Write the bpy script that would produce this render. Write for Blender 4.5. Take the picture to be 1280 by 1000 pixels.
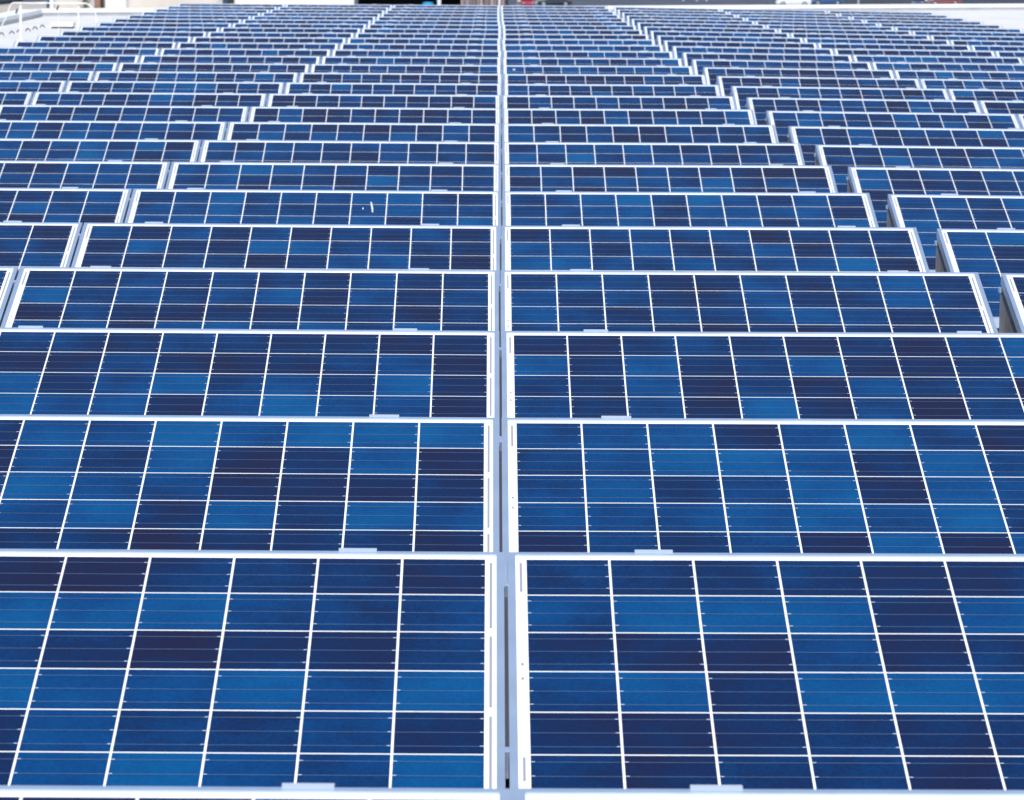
import bpy, bmesh, math, random
from mathutils import Matrix, Vector
for o in list(bpy.data.objects): bpy.data.objects.remove(o, do_unlink=True)
S = bpy.context.scene
COL = S.collection
R = math.radians

# ------------------------------------------------------------------ camera
FPX, PITCH, ROLL, YAW = 4731.4, .12377, .00805, .00759      # focal length in pixels of a 1280 px wide frame
CAM_Z = 1.5115                                              # metres above the roof
cam = bpy.data.cameras.new('camera'); cam_o = bpy.data.objects.new('camera', cam); COL.objects.link(cam_o)
cam.sensor_width = 36; cam.lens = FPX / 1280 * 36; cam.clip_start = .1; cam.clip_end = 6000
cam_o.matrix_world = (Matrix.Translation((0, 0, CAM_Z)) @ Matrix.Rotation(-YAW, 4, 'Z')
                      @ Matrix.Rotation(math.pi / 2 - PITCH, 4, 'X') @ Matrix.Rotation(ROLL, 4, 'Z'))
cam.dof.use_dof = True; cam.dof.focus_distance = 10.2; cam.dof.aperture_fstop = 18
S.camera = cam_o

# ------------------------------------------------------------------ sky, sun, exposure
SUN_EL, SUN_AZ = R(52), R(184)          # azimuth clockwise from +Y: the sun stands behind the camera, a touch to the left
w = bpy.data.worlds.new('World'); S.world = w; w.use_nodes = True
nt = w.node_tree
sky = nt.nodes.new('ShaderNodeTexSky'); sky.sky_type = 'NISHITA'; sky.sun_disc = False
sky.sun_elevation = SUN_EL; sky.sun_rotation = SUN_AZ; sky.altitude = 100
sky.air_density = 1.0; sky.dust_density = .25; sky.ozone_density = 2.2
bg = nt.nodes['Background']; bg.inputs[1].default_value = .12
nt.links.new(sky.outputs[0], bg.inputs[0])
sl = bpy.data.lights.new('sun', 'SUN'); sl.energy = 4.2; sl.angle = R(.53); sl.color = (1, .96, .9)
so = bpy.data.objects.new('sun', sl); COL.objects.link(so)
sd = Vector((math.sin(SUN_AZ) * math.cos(SUN_EL), math.cos(SUN_AZ) * math.cos(SUN_EL), math.sin(SUN_EL)))
so.rotation_euler = sd.to_track_quat('Z', 'Y').to_euler()
S.view_settings.view_transform = 'Standard'; S.view_settings.look = 'None'
S.view_settings.exposure = .3; S.view_settings.gamma = 1
S.cycles.max_bounces = 6; S.cycles.use_denoising = True

# ------------------------------------------------------------------ materials
def mat(name, col, rough=.6, metal=0, coat=0, spec=.5):
    m = bpy.data.materials.new(name); m.use_nodes = True
    b = m.node_tree.nodes['Principled BSDF']
    b.inputs['Base Color'].default_value = (*col, 1); b.inputs['Roughness'].default_value = rough
    b.inputs['Metallic'].default_value = metal; b.inputs['Coat Weight'].default_value = coat
    b.inputs['Coat Roughness'].default_value = .04; b.inputs['Specular IOR Level'].default_value = spec
    return m
def N(m, t, **kw):
    n = m.node_tree.nodes.new(t)
    for k, v in kw.items(): setattr(n, k, v)
    return n
def L(m, a, b): m.node_tree.links.new(a, b)
def mottle(m, c1, c2, scale, detail=4, rough=None, lo=.35, hi=.65):
    """uneven wear: noise between two colours of the same thing, in its own object space"""
    t = N(m, 'ShaderNodeTexCoord'); n = N(m, 'ShaderNodeTexNoise'); n.inputs['Scale'].default_value = scale
    n.inputs['Detail'].default_value = detail
    r = N(m, 'ShaderNodeValToRGB'); r.color_ramp.elements[0].position = lo; r.color_ramp.elements[1].position = hi
    r.color_ramp.elements[0].color = (*c1, 1); r.color_ramp.elements[1].color = (*c2, 1)
    L(m, t.outputs['Object'], n.inputs['Vector']); L(m, n.outputs['Fac'], r.inputs['Fac'])
    L(m, r.outputs['Color'], m.node_tree.nodes['Principled BSDF'].inputs['Base Color'])
    return m

# silicon cells under glass: the tone of each cell is stored on its face, crystal grain and faint finger lines on top
M_cell = mat('solar_cell', (.02, .04, .15), .5, 0, .5, .03)
def build_cell():
    m = M_cell; b = m.node_tree.nodes['Principled BSDF']
    a = N(m, 'ShaderNodeAttribute', attribute_name='tone'); tc = N(m, 'ShaderNodeTexCoord')
    oi = N(m, 'ShaderNodeObjectInfo')
    off = N(m, 'ShaderNodeVectorMath', operation='ADD'); sc = N(m, 'ShaderNodeVectorMath', operation='SCALE')
    sc.inputs[0].default_value = (37, 91, 13); L(m, oi.outputs['Random'], sc.inputs['Scale'])
    L(m, tc.outputs['Object'], off.inputs[0]); L(m, sc.outputs[0], off.inputs[1])
    n1 = N(m, 'ShaderNodeTexNoise'); n1.inputs['Scale'].default_value = 5; n1.inputs['Detail'].default_value = 3
    L(m, off.outputs[0], n1.inputs['Vector'])
    v = N(m, 'ShaderNodeTexVoronoi'); v.inputs['Scale'].default_value = 210; L(m, off.outputs[0], v.inputs['Vector'])
    sep = N(m, 'ShaderNodeSeparateColor'); L(m, v.outputs['Color'], sep.inputs[0])
    s1 = N(m, 'ShaderNodeMath', operation='MULTIPLY_ADD'); s1.inputs[1].default_value = 3.2; s1.inputs[2].default_value = -1.6
    L(m, n1.outputs['Fac'], s1.inputs[0])
    s2 = N(m, 'ShaderNodeMath', operation='MULTIPLY_ADD'); s2.inputs[1].default_value = .6; s2.inputs[2].default_value = -.3
    L(m, sep.outputs[0], s2.inputs[0])
    ad = N(m, 'ShaderNodeMath', operation='ADD'); L(m, s1.outputs[0], ad.inputs[0]); L(m, s2.outputs[0], ad.inputs[1])
    ad2 = N(m, 'ShaderNodeMath', operation='ADD'); L(m, ad.outputs[0], ad2.inputs[0]); L(m, a.outputs['Fac'], ad2.inputs[1])
    dv = N(m, 'ShaderNodeMath', operation='DIVIDE'); dv.inputs[1].default_value = 3.4; L(m, ad2.outputs[0], dv.inputs[0])
    r = N(m, 'ShaderNodeValToRGB'); e = r.color_ramp.elements
    for p, c in CELL_RAMP[1:-1]: e.new(p)
    for k, (p, c) in enumerate(CELL_RAMP): e[k].position = p; e[k].color = (*c, 1)
    L(m, dv.outputs[0], r.inputs['Fac']); L(m, r.outputs['Color'], b.inputs['Base Color'])
CELL_RAMP = [(0, (.0085, .0085, .034)), (.3, (.0022, .0155, .066)), (.62, (.0003, .037, .138)), (1, (.0001, .068, .198))]
build_cell()
M_bus = mat('busbar', (.08, .13, .235), .5, 0, .6, .1)
M_tick = mat('solder_tab', (.5, .55, .64), .4, 0, .5, .2)
M_back = mat('backsheet_white', (.86, .86, .87), .5, 0, .6)
M_ribbon = mat('tinned_ribbon', (.34, .35, .4), .4, .2)
M_frame = mottle(mat('anodised_aluminium', (.6, .63, .68), .4, .6), (.43, .53, .68), (.50, .61, .76), 6)
M_clamp = mottle(mat('galvanised_clamp', (.8, .81, .83), .5, .25), (.78, .79, .82), (.86, .87, .88), 20)
M_clip = mat('pale_clamp_metal', (.55, .62, .72), .45, .4)
M_plate = mottle(mat('fibre_cement', (.13, .12, .12), .9), (.27, .245, .235), (.41, .375, .36), 9, 6)
M_seam_shade = mat('seam_shade', (.05, .05, .07), .7)  # dark tone painted in for the shade down the seam
M_drop = mat('bird_dropping', (.55, .56, .57), .8)
def build_roof():
    m = mat('white_roof_membrane', (.8, .79, .78), .75); b = m.node_tree.nodes['Principled BSDF']
    tc = N(m, 'ShaderNodeTexCoord')
    n = N(m, 'ShaderNodeTexNoise'); n.inputs['Scale'].default_value = .8; n.inputs['Detail'].default_value = 8
    n2 = N(m, 'ShaderNodeTexNoise'); n2.inputs['Scale'].default_value = 11; n2.inputs['Detail'].default_value = 5
    L(m, tc.outputs['Object'], n.inputs['Vector']); L(m, tc.outputs['Object'], n2.inputs['Vector'])
    mx = N(m, 'ShaderNodeMath', operation='MULTIPLY'); L(m, n.outputs['Fac'], mx.inputs[0]); L(m, n2.outputs['Fac'], mx.inputs[1])
    r = N(m, 'ShaderNodeValToRGB'); r.color_ramp.elements[0].position = .1; r.color_ramp.elements[1].position = .4
    r.color_ramp.elements[0].color = (.57, .555, .54, 1); r.color_ramp.elements[1].color = (.68, .667, .65, 1)
    L(m, mx.outputs[0], r.inputs['Fac'])
    # welded membrane seams every 2.05 m across the roof
    sp = N(m, 'ShaderNodeSeparateXYZ'); L(m, tc.outputs['Object'], sp.inputs[0])
    mo = N(m, 'ShaderNodeMath', operation='PINGPONG'); mo.inputs[1].default_value = 1.025; L(m, sp.outputs[0], mo.inputs[0])
    lt = N(m, 'ShaderNodeMath', operation='LESS_THAN'); lt.inputs[1].default_value = .012; L(m, mo.outputs[0], lt.inputs[0])
    ms = N(m, 'ShaderNodeMath', operation='MULTIPLY'); ms.inputs[1].default_value = .3; L(m, lt.outputs[0], ms.inputs[0])
    mix = N(m, 'ShaderNodeMix', data_type='RGBA'); L(m, ms.outputs[0], mix.inputs['Factor'])
    L(m, r.outputs['Color'], mix.inputs[6]); mix.inputs[7].default_value = (.45, .45, .45, 1)
    L(m, mix.outputs[2], b.inputs['Base Color'])
    return m
M_roof = build_roof()
M_paint = mottle(mat('white_paint', (.8, .8, .8), .5), (.74, .74, .73), (.82, .82, .82), 3)
M_grey = mottle(mat('plain_grey', (.4, .41, .43), .6), (.36, .37, .4), (.45, .46, .48), 3)  # also paints the shade line under the parapet caps
M_dark = mat('dark_rubber', (.03, .03, .03), .8)
M_asphalt = mottle(mat('asphalt', (.05, .055, .07), .9), (.04, .047, .07), (.07, .078, .105), .15)
M_slate = mottle(mat('slate_boards', (.1, .11, .15), .8), (.07, .075, .11), (.15, .15, .19), .6)
M_tar = mottle(mat('fresh_asphalt', (.03, .03, .04), .9), (.018, .022, .034), (.032, .036, .05), .2)
M_earth = mottle(mat('pale_gravel_lot', (.4, .35, .3), .95), (.36, .32, .28), (.46, .41, .36), .2)
M_beige = mottle(mat('beige_render', (.55, .5, .45), .9), (.52, .48, .43), (.6, .55, .5), .4)
M_offwhite = mottle(mat('off_white_render', (.74, .72, .69), .9), (.7, .68, .66), (.78, .76, .73), .4)
M_navy = mat('navy_paint', (.02, .06, .14), .5)
M_black = mat('interior_shade', (.012, .01, .012), .9)  # near-black colour stands in for shade inside the shed and doorway
M_brown = mottle(mat('brown_timber', (.22, .12, .07), .8), (.17, .09, .05), (.28, .16, .1), 2)
M_curtain = mat('pink_strip_curtain', (.35, .24, .24), .8)
def build_curtain():
    m = M_curtain; t = N(m, 'ShaderNodeTexCoord'); s = N(m, 'ShaderNodeSeparateXYZ'); L(m, t.outputs['Object'], s.inputs[0])
    cb = N(m, 'ShaderNodeCombineXYZ'); L(m, s.outputs[0], cb.inputs[0])
    n = N(m, 'ShaderNodeTexNoise'); n.inputs['Scale'].default_value = 3.2; n.inputs['Detail'].default_value = 2; L(m, cb.outputs[0], n.inputs['Vector'])
    r = N(m, 'ShaderNodeValToRGB'); r.color_ramp.elements[0].position = .42; r.color_ramp.elements[1].position = .62
    r.color_ramp.elements[0].color = (.09, .05, .06, 1); r.color_ramp.elements[1].color = (.5, .42, .42, 1)
    L(m, n.outputs['Fac'], r.inputs['Fac']); L(m, r.outputs['Color'], m.node_tree.nodes['Principled BSDF'].inputs['Base Color'])
build_curtain()
M_leaf = mottle(mat('leaves', (.06, .09, .04), .8), (.03, .05, .02), (.1, .13, .06), 8)
M_glass = mat('car_glass', (.02, .025, .03), .08, 0, .5)
M_tyre = mat('tyre_rubber', (.02, .02, .02), .85)
M_rim = mat('alloy_rim', (.5, .5, .52), .35, .8)
M_lamp = mat('lamp_lens', (.5, .08, .06), .2)
M_cyan = mat('cyan_plastic', (.02, .3, .6), .5)
PAINT = {k: mat('car_paint_' + k, c, .3, .1, 1) for k, c in dict(red=(.38, .03, .05), black=(.015, .017, .024), white=(.72, .74, .78),
         blue=(.03, .08, .2), maroon=(.22, .06, .05), grey=(.12, .13, .17), slate=(.06, .075, .12)).items()}

# ------------------------------------------------------------------ helpers
class MB:
    """collects boxes, prisms, tubes and sheets; build() links them as one mesh object"""
    def __init__(s): s.v = []; s.f = []; s.mi = []; s.tone = []
    def quad(s, pts, mi=0, tone=0):
        k = len(s.v); s.v += pts; s.f.append(tuple(range(k, k + len(pts)))); s.mi.append(mi); s.tone.append(tone)
    def box(s, x0, x1, y0, y1, z0, z1, mi=0, T=None, skip=()):
        P = [(x, y, z) for z in (z0, z1) for y in (y0, y1) for x in (x0, x1)]
        if T: P = [T(*p) for p in P]
        F = dict(bottom=(0, 2, 3, 1), top=(4, 5, 7, 6), front=(0, 1, 5, 4), back=(2, 6, 7, 3), left=(0, 4, 6, 2), right=(1, 3, 7, 5))
        k = len(s.v); s.v += P
        for n, f in F.items():
            if n not in skip: s.f.append(tuple(k + i for i in f)); s.mi.append(mi); s.tone.append(0)
    def prism(s, prof, x0, x1, mi=0):
        """profile of (y, z) points extruded along x"""
        n = len(prof); k = len(s.v)
        s.v += [(x0, *p) for p in prof] + [(x1, *p) for p in prof]
        s.f.append(tuple(k + i for i in range(n))); s.f.append(tuple(k + n + i for i in reversed(range(n))))
        for i in range(n): s.f.append((k + i, k + n + i, k + n + (i + 1) % n, k + (i + 1) % n))
        s.mi += [mi] * (n + 2); s.tone += [0] * (n + 2)
    def tube(s, pts, r, seg=10, mi=0):
        pts = [Vector(p) for p in pts]; k = len(s.v); prev = None
        for i, p in enumerate(pts):
            d = (pts[min(i + 1, len(pts) - 1)] - pts[max(i - 1, 0)]).normalized()
            a = d.orthogonal().normalized() if prev is None else (prev - d * prev.dot(d)).normalized()
            prev = a; b = d.cross(a); rr = r[i] if isinstance(r, (list, tuple)) else r
            s.v += [tuple(p + a * rr * math.cos(2 * math.pi * j / seg) + b * rr * math.sin(2 * math.pi * j / seg)) for j in range(seg)]
        for i in range(len(pts) - 1):
            for j in range(seg):
                s.f.append((k + i * seg + j, k + i * seg + (j + 1) % seg, k + (i + 1) * seg + (j + 1) % seg, k + (i + 1) * seg + j)); s.mi.append(mi); s.tone.append(0)
        s.f.append(tuple(k + j for j in reversed(range(seg)))); s.f.append(tuple(k + (len(pts) - 1) * seg + j for j in range(seg)))
        s.mi += [mi] * 2; s.tone += [0] * 2
    def mesh(s, name, mats, bevel=0):
        me = bpy.data.meshes.new(name); me.from_pydata(s.v, [], s.f)
        for m in (mats if isinstance(mats, list) else [mats]): me.materials.append(m)
        me.polygons.foreach_set('material_index', s.mi)
        if any(s.tone): me.attributes.new('tone', 'FLOAT', 'FACE').data.foreach_set('value', s.tone)
        bm = bmesh.new(); bm.from_mesh(me)
        if bevel: bmesh.ops.bevel(bm, geom=bm.edges[:], offset=bevel, segments=2, affect='EDGES', profile=.6)
        bmesh.ops.recalc_face_normals(bm, faces=bm.faces[:]) if not any(s.tone) else None
        bm.to_mesh(me); bm.free(); me.update()
        return me
    def build(s, name, mats, parent=None, bevel=0):
        return link(name, s.mesh(name, mats, bevel), parent)
def link(name, data, parent=None):
    o = bpy.data.objects.new(name, data); COL.objects.link(o); o.parent = parent
    return o
def tag(o, label=None, cat=None, group=None, kind=None):
    for k, v in (('label', label), ('category', cat), ('group', group), ('kind', kind)):
        if v: o[k] = v
    return o
def thing(name, loc, label, cat, group=None, rz=0):
    o = bpy.data.objects.new(name, None); COL.objects.link(o); o.location = loc; o.rotation_euler = (0, 0, rz)
    o.empty_display_size = .1
    return tag(o, label, cat, group)

# ------------------------------------------------------------------ roof surface: the deck falls a little to either side
D0, P, TAU = 5.1021, 1.99213, .2644
W, H, GAP, WIDE = 1.655, .998, .0077, .0927
X0 = .131
OFF = [-.0869, -.0861, -.0895, -.0821, -.0779, -.0674, -.0556, -.0474, -.0404, -.0331, -.0233, -.0188, -.0013, .0083, .009, .0162, .0301, .0288,
       .0325, .049, .0566, .0626, .0594, .0588, .0664, .0715, .0755, .0851]
WR = W + GAP / 2
def cross(n, x):
    """height of the deck at row n, x metres from the central seam"""
    if x <= 0: return .000056 * n * x
    z = (.00324 - .000028 * n) * min(x, WR)
    if x > WR: z += (-.00238 - .000271 * n) * (x - WR)
    return z
CLEAR = .338 - H * math.sin(TAU)          # lower edge of the panels above the deck

NEAR_Y, FAR_Y = -6.0, 77.5
def far_edge(x): return 68.3 + .62 * x       # the far parapet runs slightly askew to the rows
LEFT_X, RIGHT_X = -7.43, 15.0
XS = [LEFT_X - .4, -6, -4, -2, 0, WR, 3, 5, 7, 9, 12, RIGHT_X]
b = MB(); rows_y = 26
def roof_z(x, y): return cross(min((y - D0) / P, 27), min(x - .1, 7.2)) * max(0, min(1, 1 - (y - 61) / 7))
for i in range(len(XS) - 1):
    for j in range(rows_y):
        q = []
        for (x, t) in ((XS[i], j), (XS[i + 1], j), (XS[i + 1], j + 1), (XS[i], j + 1)):
            y = NEAR_Y + (far_edge(x) + .4 - NEAR_Y) * t / rows_y; q.append((x, y, roof_z(x, y)))
        b.quad(q)
# the building under the deck, down to the street
GROUND = -7.69
for i in range(len(XS) - 1):
    for e in (0, 1):
        q = []
        for x in (XS[i], XS[i + 1]):
            y = far_edge(x) + .4 if e else NEAR_Y; q.append((x, y, roof_z(x, y)))
        b.quad([q[0], q[1], (q[1][0], q[1][1], GROUND - .5), (q[0][0], q[0][1], GROUND - .5)])
for x in (XS[0], XS[-1]):
    for j in range(rows_y):
        q = []
        for t in (j, j + 1):
            y = NEAR_Y + (far_edge(x) + .4 - NEAR_Y) * t / rows_y; q.append((x, y, roof_z(x, y)))
        b.quad([q[0], q[1], (x, q[1][1], GROUND - .5), (x, q[0][1], GROUND - .5)])
roof = b.build('roof', M_roof); tag(roof, kind='structure')

# ------------------------------------------------------------------ one solar panel, built once
# local axes: x across, y up the slope on the ground, z up; origin on the deck below the middle of the top edge
ct, st = math.cos(TAU), math.sin(TAU)
ZT = .338
def T(x, d, n):
    """x across, d metres down the slope from the top edge, n metres above the glass"""
    return (x, -d * ct - n * st, ZT - d * st + n * ct)
LIP_X, LIP_Y, FT = .0145, .011, .040
def frame_mesh():
    b = MB(); h = W / 2
    b.box(-h, h, 0, LIP_Y, -FT, .0, T=T); b.box(-h, h, H - LIP_Y, H, -FT, .0, T=T)
    b.box(-h, -h + LIP_X, LIP_Y, H - LIP_Y, -FT, .0, T=T); b.box(h - LIP_X, h, LIP_Y, H - LIP_Y, -FT, .0, T=T)
    return b.mesh('frame', M_frame)
def sheet(x0, x1, d0, d1, n): return [T(x0, d1, n), T(x1, d1, n), T(x1, d0, n), T(x0, d0, n)]
CW, CH, GX, GY = .1543, .1540, .0045, .0049
CX0 = -(10 * CW + 9 * GX) / 2; CD0 = .0275
def backsheet_mesh():
    b = MB(); h = W / 2
    b.quad(sheet(-h + LIP_X, h - LIP_X, LIP_Y, H - LIP_Y, -.004)); b.quad(list(reversed(sheet(-h + LIP_X, h - LIP_X, LIP_Y, H - LIP_Y, -.009))))
    return b.mesh('backsheet', M_back)
def cells_mesh(tones):
    b = MB()
    for r in range(6):
        for c in range(10):
            x = CX0 + c * (CW + GX); d = CD0 + r * (CH + GY)
            b.quad(sheet(x, x + CW, d, d + CH, -.0032), 0, max(.02, tones[r][c]))
            for k in range(3):
                m_ = d + CH * (k + .5) / 3
                b.quad(sheet(x, x + CW, m_ - .0008, m_ + .0008, -.0026), 1, .01)
                t0, t1 = (x + CW - .007, x + CW) if r % 2 == 0 else (x, x + .007)
                b.quad(sheet(t0, t1, m_ - .0013, m_ + .0013, -.0020), 2, .01)
    return b.mesh('solar_cells', [M_cell, M_bus, M_tick])
def ribbon_meshes():
    out = []; row = lambda r: CD0 + r * (CH + GY)
    def one(xa, xb, d0, d1): b = MB(); b.quad(sheet(xa, xb, d0, d1, -.0028)); out.append(b.mesh('connection_ribbon', M_ribbon))
    for k in (0, 2, 4): one(-CX0 + .0085, -CX0 + .0135, row(k) + CH * .1, row(k + 1) + CH * .9)
    for d0, d1 in ((row(0) + CH * .1, row(0) + CH * .92), (row(5) + CH * .05, row(5) + CH * .6), (row(2) + CH * .8, row(2) + CH * .86), (row(3) + CH * .14, row(3) + CH * .2)):
        one(CX0 - .0135, CX0 - .0085, d0, d1)
    return out
def clamp_mesh(x):
    b = MB()
    b.box(x - .036, x + .036, -.005, .007, .0005, .0038, T=T); b.box(x - .036, x + .036, -.005, -.0005, -.055, .0005, T=T)
    return b.mesh('top_clamp', M_clip)
def seam_clamp_mesh(d):
    """small mid clamp that bridges the seam to the right-hand neighbour"""
    b = MB(); h = W / 2
    b.box(h - .001, h + GAP + .001, d, d + .014, -.002, .0012, T=T); b.box(h + .001, h + GAP - .001, d + .004, d + .018, -.05, .0006, T=T)
    return b.mesh('seam_clamp', M_frame)
def end_bracket_mesh(s, k):
    b = MB(); h = s * W / 2
    if k == 0: x0, x1 = sorted((h + s * .0005, h + s * .004)); b.box(x0, x1, .62, .68, -.06, -.004, T=T)
    else: x0, x1 = sorted((h - s * .016, h + s * .004)); b.box(x0, x1, -.002, .042, ZT - .0685, ZT - .052)
    return b.mesh('edge_bracket', M_frame)
def seam_shade_mesh():
    b = MB(); h = W / 2; b.box(h + .0003, h + GAP - .0003, .15, .796, -.03, -.022, T=T); return b.mesh('seam_shade_strip', M_seam_shade)  # strip added to give the open seam its shaded tone
def plate_mesh(s):
    """triangular fibre-cement side plate that carries one end of the panel"""
    b = MB(); x0, x1 = sorted((s * (W / 2 - .002), s * (W / 2 - .018)))
    b.prism([(.036, .001), (.036, ZT - .07), (.0, ZT - .073), (-.74, .03), (-.78, .012), (-.78, .001)], x0, x1)
    return b.mesh('side_plate', M_plate)
def deflector_mesh(over):
    """sheet that closes the back of the row against the wind"""
    b = MB(); h = W / 2 + over
    b.box(-h, h, .0375, .039, .012, ZT - .075); return b.mesh('wind_deflector', M_frame)
ME = dict(frame=frame_mesh(), back=backsheet_mesh(), rib=ribbon_meshes(), clamp={x: clamp_mesh(x) for x in (-.55, .55)},
          seam=[seam_clamp_mesh(d) for d in (.135, .80)], bracket={s: [end_bracket_mesh(s, k) for k in (0, 1)] for s in (-1, 1)}, plate={s: plate_mesh(s) for s in (-1, 1)}, wind=[deflector_mesh(.0036), deflector_mesh(-.004)], gap_shade=seam_shade_mesh())

# the tones of the cells one can read off the nearest panels (D dark violet, N navy, M mid blue, B bright blue)
TONES = {
 (1, 0): ['DDNNDDNNNN', 'BMBBBBBMMM', 'NNMNNNDNNN', 'MBMBBMMBMB', 'NMNNNMNNMD', 'MNNMNBBMMB'],
 (1, 1): ['NNNNNNNDNM', 'MBBBNBMNBM', 'NDDMDNNMND', 'MBNBBBMBNM', 'NNNNDNNDNN', 'NDNNDNMNDN'],
 (2, 0): ['MNNBMBMBBB', 'NDDMNBDNBD', 'DNNBMMDDDN', 'MBMMBNBNBM', 'NDNDNDNNND', 'MNMNDMNMNN'],
 (2, 1): ['MMMDMBMDNM', 'NMBBBNBMBN', 'MBNNBDBMND', 'MMMMBMBNMN', 'DMNMDBDBNM', 'NMDNMNMDNN'],
 (3, 0): ['NNNNMNNNDN', 'MDDNDDDNMD', 'NBNMBNMNBD', 'BBMMDMBMMD', 'MNDNMNNDMN', 'NMNDNMNNDN'],
 (3, 1): ['DDNNNDNDMB', 'BNBDNBDDNB', 'NDMDMDMNND', 'MDMDBDMDMM', 'NMNDMNMNDN', 'NNDMNDNMNN'],
 (4, 0): ['NNMNMNNMNN', 'BNMNMBDMDM', 'DNDDNDNNDN', 'MMDMMNMNBN', 'NDNMNNDNMN', 'NNMNDNMNND'],
 (4, 1): ['NMMDDMNMBN', 'MNMNNMNNMN', 'MNNMMMMMNN', 'NNNNDNDNNN', 'MNDNMNNMDN', 'NDNMNNDNMN']}
TV = dict(D=.52, N=1.1, M=1.82, B=2.6)
ORD = ['zeroth', 'first', 'second', 'third', 'fourth', 'fifth', 'sixth', 'seventh', 'eighth', 'ninth', 'tenth', 'eleventh', 'twelfth', 'thirteenth', 'fourteenth']
def panel_x(c):
    """centre of column c: 0 is the first left of the central seam, 1 the first right"""
    if c <= 0: return c * (W + GAP) - WR + W / 2
    if c == 1: return WR - W / 2
    return WR + WIDE + (c - 2) * (W + GAP / 2) + W / 2
COLNAME = {0: 'first column left of the central seam', -1: 'second column left of the central seam', -2: 'outermost left column',
           1: 'first column right of the central seam', 2: 'column just right of the wide gap', 3: 'second column from the right edge', 4: 'outermost right column'}
def row_name(n):
    return ORD[n + 1] + ' row from the front' if n < 14 else (ORD[28 - n] + ' row from the back' if n < 27 else 'row at the very back')
def build_panel(n, c):
    rnd = random.Random(n * 17 + c * 101 + 5)
    x = X0 + OFF[n] + panel_x(c); xr = panel_x(c)
    y = D0 + n * P + (.0934 if c >= 2 else 0)
    slope = (cross(n, xr + .7) - cross(n, xr - .7)) / 1.4
    z = cross(n, xr) + (-.011 if c >= 2 else 0)
    look = 'blue solar panel'
    if (n, c) == (6, 0): look = 'dropping-streaked panel'
    elif (n, c) == (14, 1): look = 'white-specked panel'
    root = thing('solar_panel', (x, y, z), f'{look}, {row_name(n)}, {COLNAME[c]}', 'solar panel', 'solar panels on the white roof')
    root.rotation_euler = (rnd.gauss(0, .0008), -math.atan(slope), rnd.gauss(0, .0006))
    link('frame', ME['frame'], root); link('backsheet', ME['back'], root); link('wind_deflector', ME['wind'][c in (1, 2, 4)], root)
    if (n, c) in TONES: tones = [[TV[k] + rnd.gauss(0, .13) for k in r] for r in TONES[n, c]]
    else:
        base = rnd.gauss(0, .25)
        tones = [[rnd.choices((.5, 1.12, 1.85, 2.65), (.15, .43, .33, .09))[0] + base + rnd.gauss(0, .2) for k in range(10)] for r in range(6)]
    link('solar_cells', cells_mesh(tones), root)
    for s in (-1, 1): link('side_plate', ME['plate'][s], root)
    for m in (ME['rib'] if n < 14 else []): link('connection_ribbon', m, root)
    for k in (-.55, .55): link('top_clamp', ME['clamp'][k], root)
    for m in (ME['seam'] if c not in (1, 4) else []): link('seam_clamp', m, root)
    if c not in (1, 4): link('seam_shade_strip', ME['gap_shade'], root)
    for m in (ME['bracket'][-1] if c == 2 else []): link('edge_bracket', m, root)
    for m in (ME['bracket'][1] if c in (1, 4) else []): link('edge_bracket', m, root)
    if (n, c) == (6, 0):
        b = MB()
        def blob(pts, wd):
            for k in range(len(pts) - 1):
                (xa, da), (xb, db) = pts[k], pts[k + 1]; wa, wb = wd[k], wd[k + 1]
                b.quad([T(xb - wb, db, .0006), T(xb + wb, db, .0006), T(xa + wa, da, .0006), T(xa - wa, da, .0006)])
        blob([(.246, .158), (.248, .168), (.251, .20), (.255, .245), (.257, .278), (.257, .288)], [.001, .003, .004, .0042, .003, .001])
        blob([(.256, .283), (.257, .292), (.258, .299)], [.002, .0045, .002])
        blob([(.214, .235), (.214, .247), (.214, .262)], [.001, .003, .002])
        b.build('bird_dropping', M_drop, root)
    if (n, c) == (14, 1):
        b = MB(); b.quad([T(-.727 + .012 * math.cos(a), .13 + .022 * math.sin(a), .0006) for a in [k * math.pi / 5 for k in range(10)]][::-1]); b.build('bird_dropping', M_drop, root)
    return root
def project(p):
    d = cam_o.matrix_world.inverted() @ Vector(p)
    return 640 + FPX * d.x / -d.z, 500 - FPX * d.y / -d.z
bpy.context.view_layer.update()
MARGIN = 60                                # also what lies just beside the photograph's edge
for n in range(28):
    for c in range(-2, 5):
        x = X0 + OFF[n] + panel_x(c); y = D0 + n * P
        u = [project((x + s * W / 2, y - dy, .2))[0] for s in (-1, 1) for dy in (0, .9)]
        if max(u) > -MARGIN and min(u) < 1280 + MARGIN: build_panel(n, c)

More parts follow.
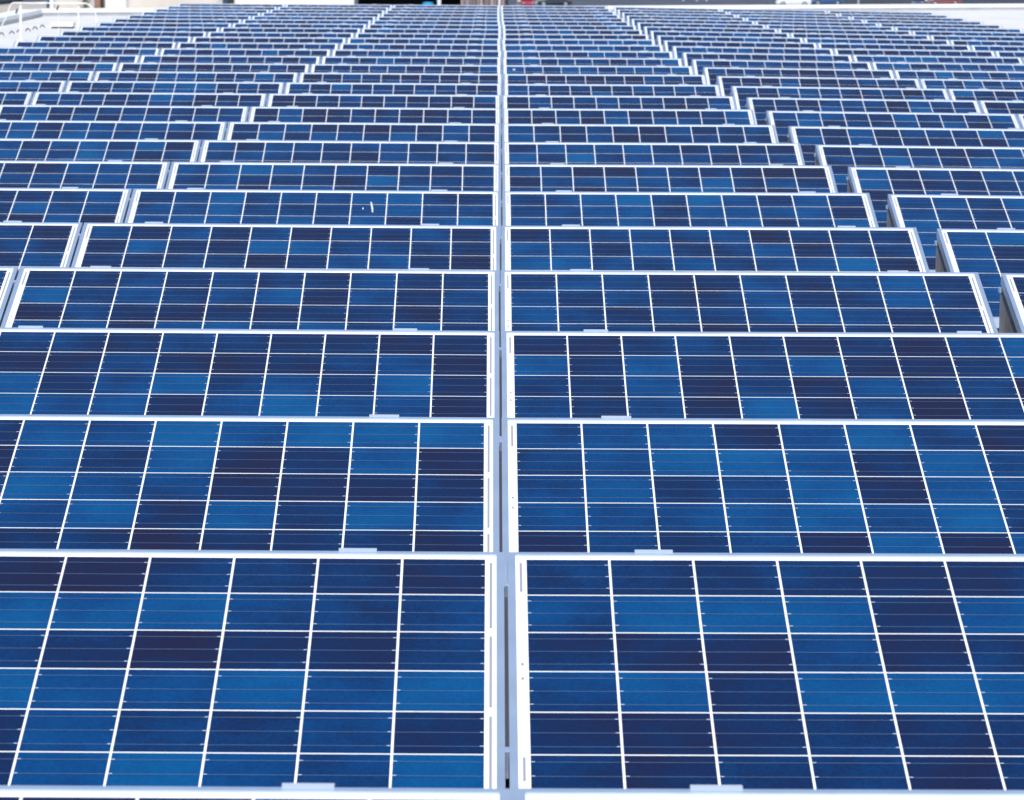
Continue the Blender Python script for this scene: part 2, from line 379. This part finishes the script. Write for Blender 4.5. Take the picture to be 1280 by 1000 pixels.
# ------------------------------------------------------------------ parapets round the deck
def parapet(name, pts, width, height, label, side):
    """kerb along a polyline of (x, y): wall body, wide white cap with a small overhang, grey flashing strip below it"""
    root = thing(name, (*pts[0], 0), label, 'parapet')
    o = Vector((*pts[0], 0)); body, cap, shd = MB(), MB(), MB()
    for (a, c) in zip(pts, pts[1:]):
        a, c = Vector((*a, 0)), Vector((*c, 0)); d = (c - a).normalized(); nrm = Vector((-d.y, d.x, 0)) * side   # nrm points off the roof
        def seg(m, off0, off1, z0, z1):
            v = []
            for q in (a, c):
                zz = roof_z(q.x, q.y)
                for of in (off0, off1):
                    for z in (z0, z1): p = q + nrm * of - o; v.append((p.x, p.y, z + zz))
            k = len(m.v); m.v += v
            for f in ((0, 1, 3, 2), (4, 6, 7, 5), (0, 4, 5, 1), (2, 3, 7, 6), (1, 5, 7, 3), (0, 2, 6, 4)):
                m.f.append(tuple(k + i for i in f)); m.mi.append(0); m.tone.append(0)
        seg(body, .03, width, -.05, height - .02); seg(shd, .012, .0297, height - .052, height - .02); seg(cap, 0, width + .03, height - .0195, height + .045)  # grey strip paints the shade line below the overhanging cap
    body.build('wall', M_paint, root); cap.build('cap', M_paint, root); shd.build('shade_line', M_grey, root)
    return root
parapet('parapet_wall', [(LEFT_X, far_edge(LEFT_X)), (RIGHT_X - .5, far_edge(RIGHT_X - .5))], .3, .085, 'low white parapet with grey shade line along the far edge of the roof', 1)
parapet('parapet_wall', [(LEFT_X + .75, NEAR_Y + .4), (LEFT_X, far_edge(LEFT_X) - .01)], .34, .075, 'low pale parapet along the left edge of the roof behind the guard rail', 1)

# ------------------------------------------------------------------ white guard rail by the left corner
gr = thing('guard_rail', (-5.61, 50.3, roof_z(-5.61, 50.3)), 'white tubular guard rail standing on the roof near the left parapet', 'guard rail')
b = MB(); rt = .5
arc = [(-.62 - .10 * math.sin(a) * .7, .0, rt - .08 * (1 - math.cos(a))) for a in (1.5, 1.2, .9, .6, .3, 0)]
b.tube([(-.74, 0, rt - .20)] + arc + [(.32, 0, rt), (.36, 0, rt - .015), (.40, .0, rt - .05), (.45, 0, rt - .14), (.47, 0, rt - .3)], .008, 10); b.build('top_rail', M_paint, gr)
for x, r in ((-.545, .016), (.22, .010)):
    b = MB(); b.tube([(x, .03, 0), (x, .03, rt + .01)], r, 12); b.box(x - .05, x + .05, -.02, .08, -.02, .008); b.build('post', M_paint, gr)
b = MB(); b.tube([(-.74, 0, rt - .2), (-.86, .0, .06), (-.88, 0, .0)], .006, 8); b.build('side_stay', M_paint, gr)
b = MB(); b.tube([(-.07, .25, 0), (-.07, .25, rt - .1)], .004, 8); b.build('post', M_paint, gr)
for x, z in ((-.59, rt - .11), (-.05, rt - .06)):
    b = MB(); b.tube([(x - .012, -.02, z - .03), (x + .012, -.02, z + .03)], .012, 8); b.build('pipe_coupling', M_dark, gr)

# small dark cable trestles in a line beside the parapet
for k, (px, py) in enumerate(((1.5, 43.2), (14.3, 41.2), (23.5, 39.4), (34.3, 37.6), (43.3, 35.3), (52.4, 33.0))):
    d = (CAM_Z) * FPX / (py + 93.0); x = (px - 640) / FPX * d + YAW * d
    t = thing('cable_trestle', (x, d, roof_z(x, d)), f'{["", "second ", "third ", "fourth ", "fifth ", ""][k]}{["nearest", "nearest", "nearest", "nearest", "nearest", "farthest"][k]} small dark trestle in the line beside the left parapet',
              'cable trestle', 'small trestles beside the left parapet')
    for s in (-1, 1):
        b = MB(); b.tube([(0, 0, .048), (s * .022, 0, .03), (s * .034, 0, .002)], [.008, .009, .006], 8); b.build('leg', M_dark, t)
    b = MB(); b.box(-.03, .03, -.02, .02, -.004, .002); b.build('foot_pad', M_paint, t)

# flat white box by the farthest panels
d = 56.8; x = -562 / FPX * d + YAW * d
t = thing('roof_box', (x, d, roof_z(x, d)), 'flat white box over dark shade bars left of the back rows of panels', 'roof box')
b = MB(); b.box(-.165, .165, -.2, .2, .028, .085); b.build('lid', M_paint, t, .004)
for y in (-.19, .15):
    b = MB(); b.box(-.15, .15, y - .003, y + .035, 0, .0275); b.build('under_shade', M_dark, t)  # dark bars put in as the shadow beneath the box

# ------------------------------------------------------------------ the street below, far beyond the roof
def gp(px, y): return (px - 640) / FPX * y + YAW * y           # x of a picture column at distance y
ZG = GROUND
b = MB(); b.quad([(-4000, -600, ZG), (4000, -600, ZG), (4000, 5500, ZG), (-4000, 5500, ZG)]); tag(b.build('ground', M_asphalt), kind='structure')
b = MB(); b.quad([(-110, 300, ZG + .004), (gp(445, 400), 300, ZG + .004), (gp(445, 440), 440, ZG + .004), (-53, 470, ZG + .004), (-58.3, 428, ZG + .004), (-110, 380, ZG + .004)])
tag(b.build('gravel_lot', M_earth), kind='structure')
t = thing('boundary_wall', (-58.0, 427, ZG), 'dark slate boundary wall with black foot at the top left corner', 'wall', rz=-.055)
b = MB(); b.box(0, .3, -60, 32, .25, 1.6); b.build('wall', M_slate, t); b = MB(); b.box(-.03, .36, -60, 32, 0, .249); b.build('plinth', M_dark, t)
b = MB(); b.box(-.05, .35, -60, 32, 1.601, 1.68); b.build('coping', M_grey, t)

b = MB(); b.quad([(gp(1010, 455), 440, ZG + .004), (gp(1500, 455), 440, ZG + .004), (gp(1500, 540), 900, ZG + .004), (gp(1010, 540), 900, ZG + .004)]); tag(b.build('road', M_tar), kind='structure')
def facade(name, y, px0, px1, depth, h, m, label, cat='building'):
    x0, x1 = gp(px0, y), gp(px1, y)
    return thing(name, ((x0 + x1) / 2, y, ZG), label, cat), x0 - (x0 + x1) / 2, x1 - (x0 + x1) / 2
# long beige building on the left
Y1 = 400
t, xa, xb = facade('beige_building', Y1, 57, 440, 12, 5.5, M_beige, 'long beige low building beyond the left end of the roof', 'building')
cx = t.location.x
q = lambda px: gp(px, Y1) - cx
b = MB(); b.box(xa, q(128.5), 0, 12, 0, 5.5); b.box(q(131), q(276), 0, 12, 0, 5.5); b.box(q(130), q(131), .8, 12, 0, 5.5); b.box(q(291), xb, 0, 12, 0, 5.5)
b.box(q(276), q(291), 1.2, 12, 0, 5.5); b.box(q(128.5), q(130), .8, 12, 0, 5.5); b.build('wall', M_beige, t)
b = MB(); b.box(xa - .5, xb + .5, -.5, 12.5, 5.501, 5.8); b.build('roof', M_grey, t)
def on_wall(name, p0, p1, z0, z1, m, off=.05):
    b = MB(); b.box(q(p0), q(p1), -off, -.003, z0, z1); return b.build(name, m, t)
on_wall('pilaster', 57.6, 61.8, 0, 4, M_navy, .12); on_wall('pilaster', 62, 66, 0, 4, M_offwhite, .15); on_wall('pilaster', 66.3, 69, 0, 4, M_grey, .1)
on_wall('door', 113, 117, 0, 2.2, M_grey); on_wall('door', 117.3, 124.5, 0, 2.3, M_brown, .1)
on_wall('door', 124.8, 128.3, 0, 2.1, M_black, .06)  # near-black panel painted as the shade of an open doorway
on_wall('shutter', 131.5, 139, 0, 3, M_offwhite, .08); on_wall('shutter', 139.6, 156, 0, 3, M_offwhite, .08); on_wall('door', 156.3, 160, 0, 2.3, M_grey)
on_wall('pilaster', 269.5, 274, 0, 4, M_grey, .15); on_wall('pilaster', 293, 439.5, 0, 5.4, M_offwhite, .06)
b = MB(); b.box(q(276.2), q(281), .9, 1.19, 0, 2.4); b.build('door', M_navy, t)
b = MB(); b.box(q(281.2), q(290.8), .9, 1.19, 0, 2.4); b.build('window', M_glass, t)
# bin in front of it
t2 = thing('litter_bin', (gp(170.3, 396), 396, ZG), 'small black litter bin before the beige wall', 'bin')
b = MB(); b.tube([(0, 0, 0), (0, 0, .7)], [.19, .23], 14); b.build('bin_body', M_dark, t2); b = MB(); b.tube([(0, 0, .701), (0, 0, .76)], [.24, .16], 14); b.build('lid', M_dark, t2)
# shrub
t2 = thing('potted_shrub', (gp(106, 395), 395, ZG), 'thin green potted shrub before the beige wall', 'shrub')
b = MB(); b.tube([(0, 0, 0), (0, 0, .35)], [.16, .22], 12); b.build('pot', M_offwhite, t2)
b = MB(); b.tube([(0, 0, .351), (.02, 0, .9), (-.03, 0, 1.7)], [.03, .025, .01], 8); b.build('stem', M_brown, t2)
b = MB(); rnd = random.Random(4)
for k in range(420):
    p = Vector((rnd.gauss(0, .26), rnd.gauss(0, .22), rnd.uniform(.45, 1.9))); u = Vector((rnd.uniform(-1, 1), rnd.uniform(-1, 1), rnd.uniform(-1, 1))).normalized() * .09; v = u.orthogonal().normalized() * .04
    b.quad([tuple(p - u), tuple(p + v), tuple(p + u), tuple(p - v)])
b.build('foliage', M_leaf, t2)
# dark open shed with a strip curtain
Y2 = 436
t, xa, xb = facade('open_shed', Y2, 441, 629, 14, 5, M_offwhite, 'dark open-fronted shed with striped pink curtain beyond the middle of the roof')
cx = t.location.x; q = lambda px: gp(px, Y2) - cx
b = MB(); b.box(xa, xb, 8, 8.2, 0, 5); b.box(xa - .2, xa, 0, 8.2, 0, 5); b.box(xb, xb + .2, 0, 8.2, 0, 5); b.build('wall', M_black, t)
b = MB(); b.box(xa - .6, xb + .6, -.8, 8.8, 5.001, 5.25); b.build('roof', M_grey, t)
for p0, p1, m in ((543.2, 547.6, M_offwhite), (619, 621.5, M_offwhite)):
    b = MB(); b.box(q(p0), q(p1), -.2, .2, 0, 5); b.build('column', m, t)
b = MB(); n = 60
prof = []
for k in range(n + 1):
    x = q(572.5) + (q(618.5) - q(572.5)) * k / n; prof.append((x, .35 + .06 * (k % 2)))
for k in range(n): b.quad([(prof[k][0], prof[k][1], .05), (prof[k + 1][0], prof[k + 1][1], .05), (prof[k + 1][0], prof[k + 1][1], 4.99), (prof[k][0], prof[k][1], 4.99)])
for k in range(12):
    x = q(621.8) + (q(628.5) - q(621.8)) * k / 12; x2 = q(621.8) + (q(628.5) - q(621.8)) * (k + 1) / 12
    b.quad([(x, .35 + .06 * (k % 2), .05), (x2, .35 + .06 * ((k + 1) % 2), .05), (x2, .35 + .06 * ((k + 1) % 2), 4.99), (x, .35 + .06 * (k % 2), 4.99)])
b.build('strip_curtain', M_curtain, t)
t2 = thing('drum', (gp(531.5, 434), 434, ZG), 'bright cyan plastic drum at the front of the dark open shed', 'drum')
b = MB(); b.tube([(0, 0, 0), (0, 0, .25), (0, 0, .30), (0, 0, .55), (0, 0, .6), (0, 0, .82)], [.6, .62, .64, .62, .64, .6], 20); b.build('drum_body', M_cyan, t2)
b = MB(); b.tube([(0, 0, .8205), (0, 0, .87)], [.5, .3], 16); b.build('lid', M_cyan, t2)

# cars: lofted body, glasshouse, four wheels with rims, lamps
def car(px, y, rz, paint, label, van=False):
    ln, wd, ht = (4.3, 1.8, 1.9) if van else (4.3, 1.75, 1.42)
    t = thing('parked_van' if van else 'parked_car', (gp(px, y), y, ZG), label, 'van' if van else 'car', 'vehicles in the street beyond the roof', rz)
    b = MB(); l = ln / 2; hw = wd / 2; belt = .95 if van else .82
    prof = [(-l, .32), (-l + .05, .62), (-l + .3, belt - .04), (-l + 1.1, belt), (l - .9, belt), (l - .1, belt - .06), (l, .6), (l - .05, .3),
            (l - .5, .2), (-l + .5, .2)]
    k = len(prof)
    for s in (-1, 1):
        for (x, z) in prof: b.v.append((x, s * (hw - (.06 if z > .7 or z < .3 else 0)), z))
    b.f.append(tuple(reversed(range(k)))); b.f.append(tuple(range(k, 2 * k)))
    for i in range(k): b.f.append((i, (i + 1) % k, k + (i + 1) % k, k + i))
    b.mi += [0] * (k + 2); b.tone += [0] * (k + 2); b.build('body', PAINT[paint], t, .03)
    b = MB(); rf = [(-l + 1.0, belt + .001), (-l + (1.35 if van else 1.75), ht - .04), (l - (.25 if van else 1.15), ht - .02), (l - (.1 if van else .5), belt + .001)]
    for s, (x, z) in [(s, p) for s in (-1, 1) for p in rf]: b.v.append((x, s * (hw - (.2 if z > 1 else .09)), z))
    b.f += [(3, 2, 1, 0), (4, 5, 6, 7), (0, 1, 5, 4), (1, 2, 6, 5), (2, 3, 7, 6), (0, 4, 7, 3)]; b.mi += [0] * 6; b.tone += [0] * 6
    g = b.build('windows', M_glass, t)
    b = MB(); b.box(rf[1][0] + .05, rf[2][0] - .05, -hw + .22, hw - .22, ht - .035, ht + .012); b.build('roof', PAINT[paint], t, .01)
    for sx in (-1, 1):
        for sy in (-1, 1):
            x = sx * (l - .82); b = MB(); b.tube([(x, sy * (hw - .2), .32), (x, sy * (hw + .01), .32)], .32, 20); wh = b.build('wheel', M_tyre, t)
            b = MB(); b.tube([(x, sy * (hw + .0105), .32), (x, sy * (hw + .022), .32)], [.21, .19], 16); b.build('rim', M_rim, wh)
    for sy in (-1, 1):
        b = MB(); b.box(l - .03, l + .012, sy * (hw - .3) - .14, sy * (hw - .3) + .14, .55, .7); b.build('tail_light', M_lamp, t, .006)
        b = MB(); b.box(-l - .012, -l + .03, sy * (hw - .32) - .16, sy * (hw - .32) + .16, .5, .64); b.build('headlight', M_rim, t, .006)
    return t
H2 = math.pi / 2
car(653.5, 452, H2 + .1, 'red', 'red car seen end-on right of the striped curtain')
car(688, 456, .12, 'black', 'black car parked next to the red car')
car(986, 470, 0, 'white', 'white van parked side-on in the street beyond the right half', True)
car(1026, 476, .3, 'blue', 'dark blue car just right of the white van')
car(1143, 474, H2 - .2, 'slate', 'dark slate car left of the maroon car beyond the right half')
car(1173, 478, .2, 'maroon', 'maroon car beyond the right part of the roof')
# thin pale poles along the street
for k, (px, y, lab) in enumerate(((849, 500, 'left'), (866, 500, 'middle'), (878, 500, 'right'), (1067, 482, ''), (1152, 483, ''))):
    t = thing('street_pole', (gp(px, y), y, ZG), f'{lab} pale pole of the three left of the white van' if lab else ('pale pole standing right of the dark blue car' if k == 3 else 'pale pole between the slate car and the maroon car'), 'pole', 'poles along the street')
    b = MB(); b.tube([(0, 0, 0), (0, 0, 5.5)], [.07, .05], 10); b.build('shaft', M_paint, t)
    b = MB(); b.tube([(0, 0, 5.3), (0, -.5, 5.55), (0, -1.0, 5.6)], .03, 8); b.box(-.12, .12, -1.5, -.95, 5.56, 5.68); b.build('lamp_head', M_grey, t)
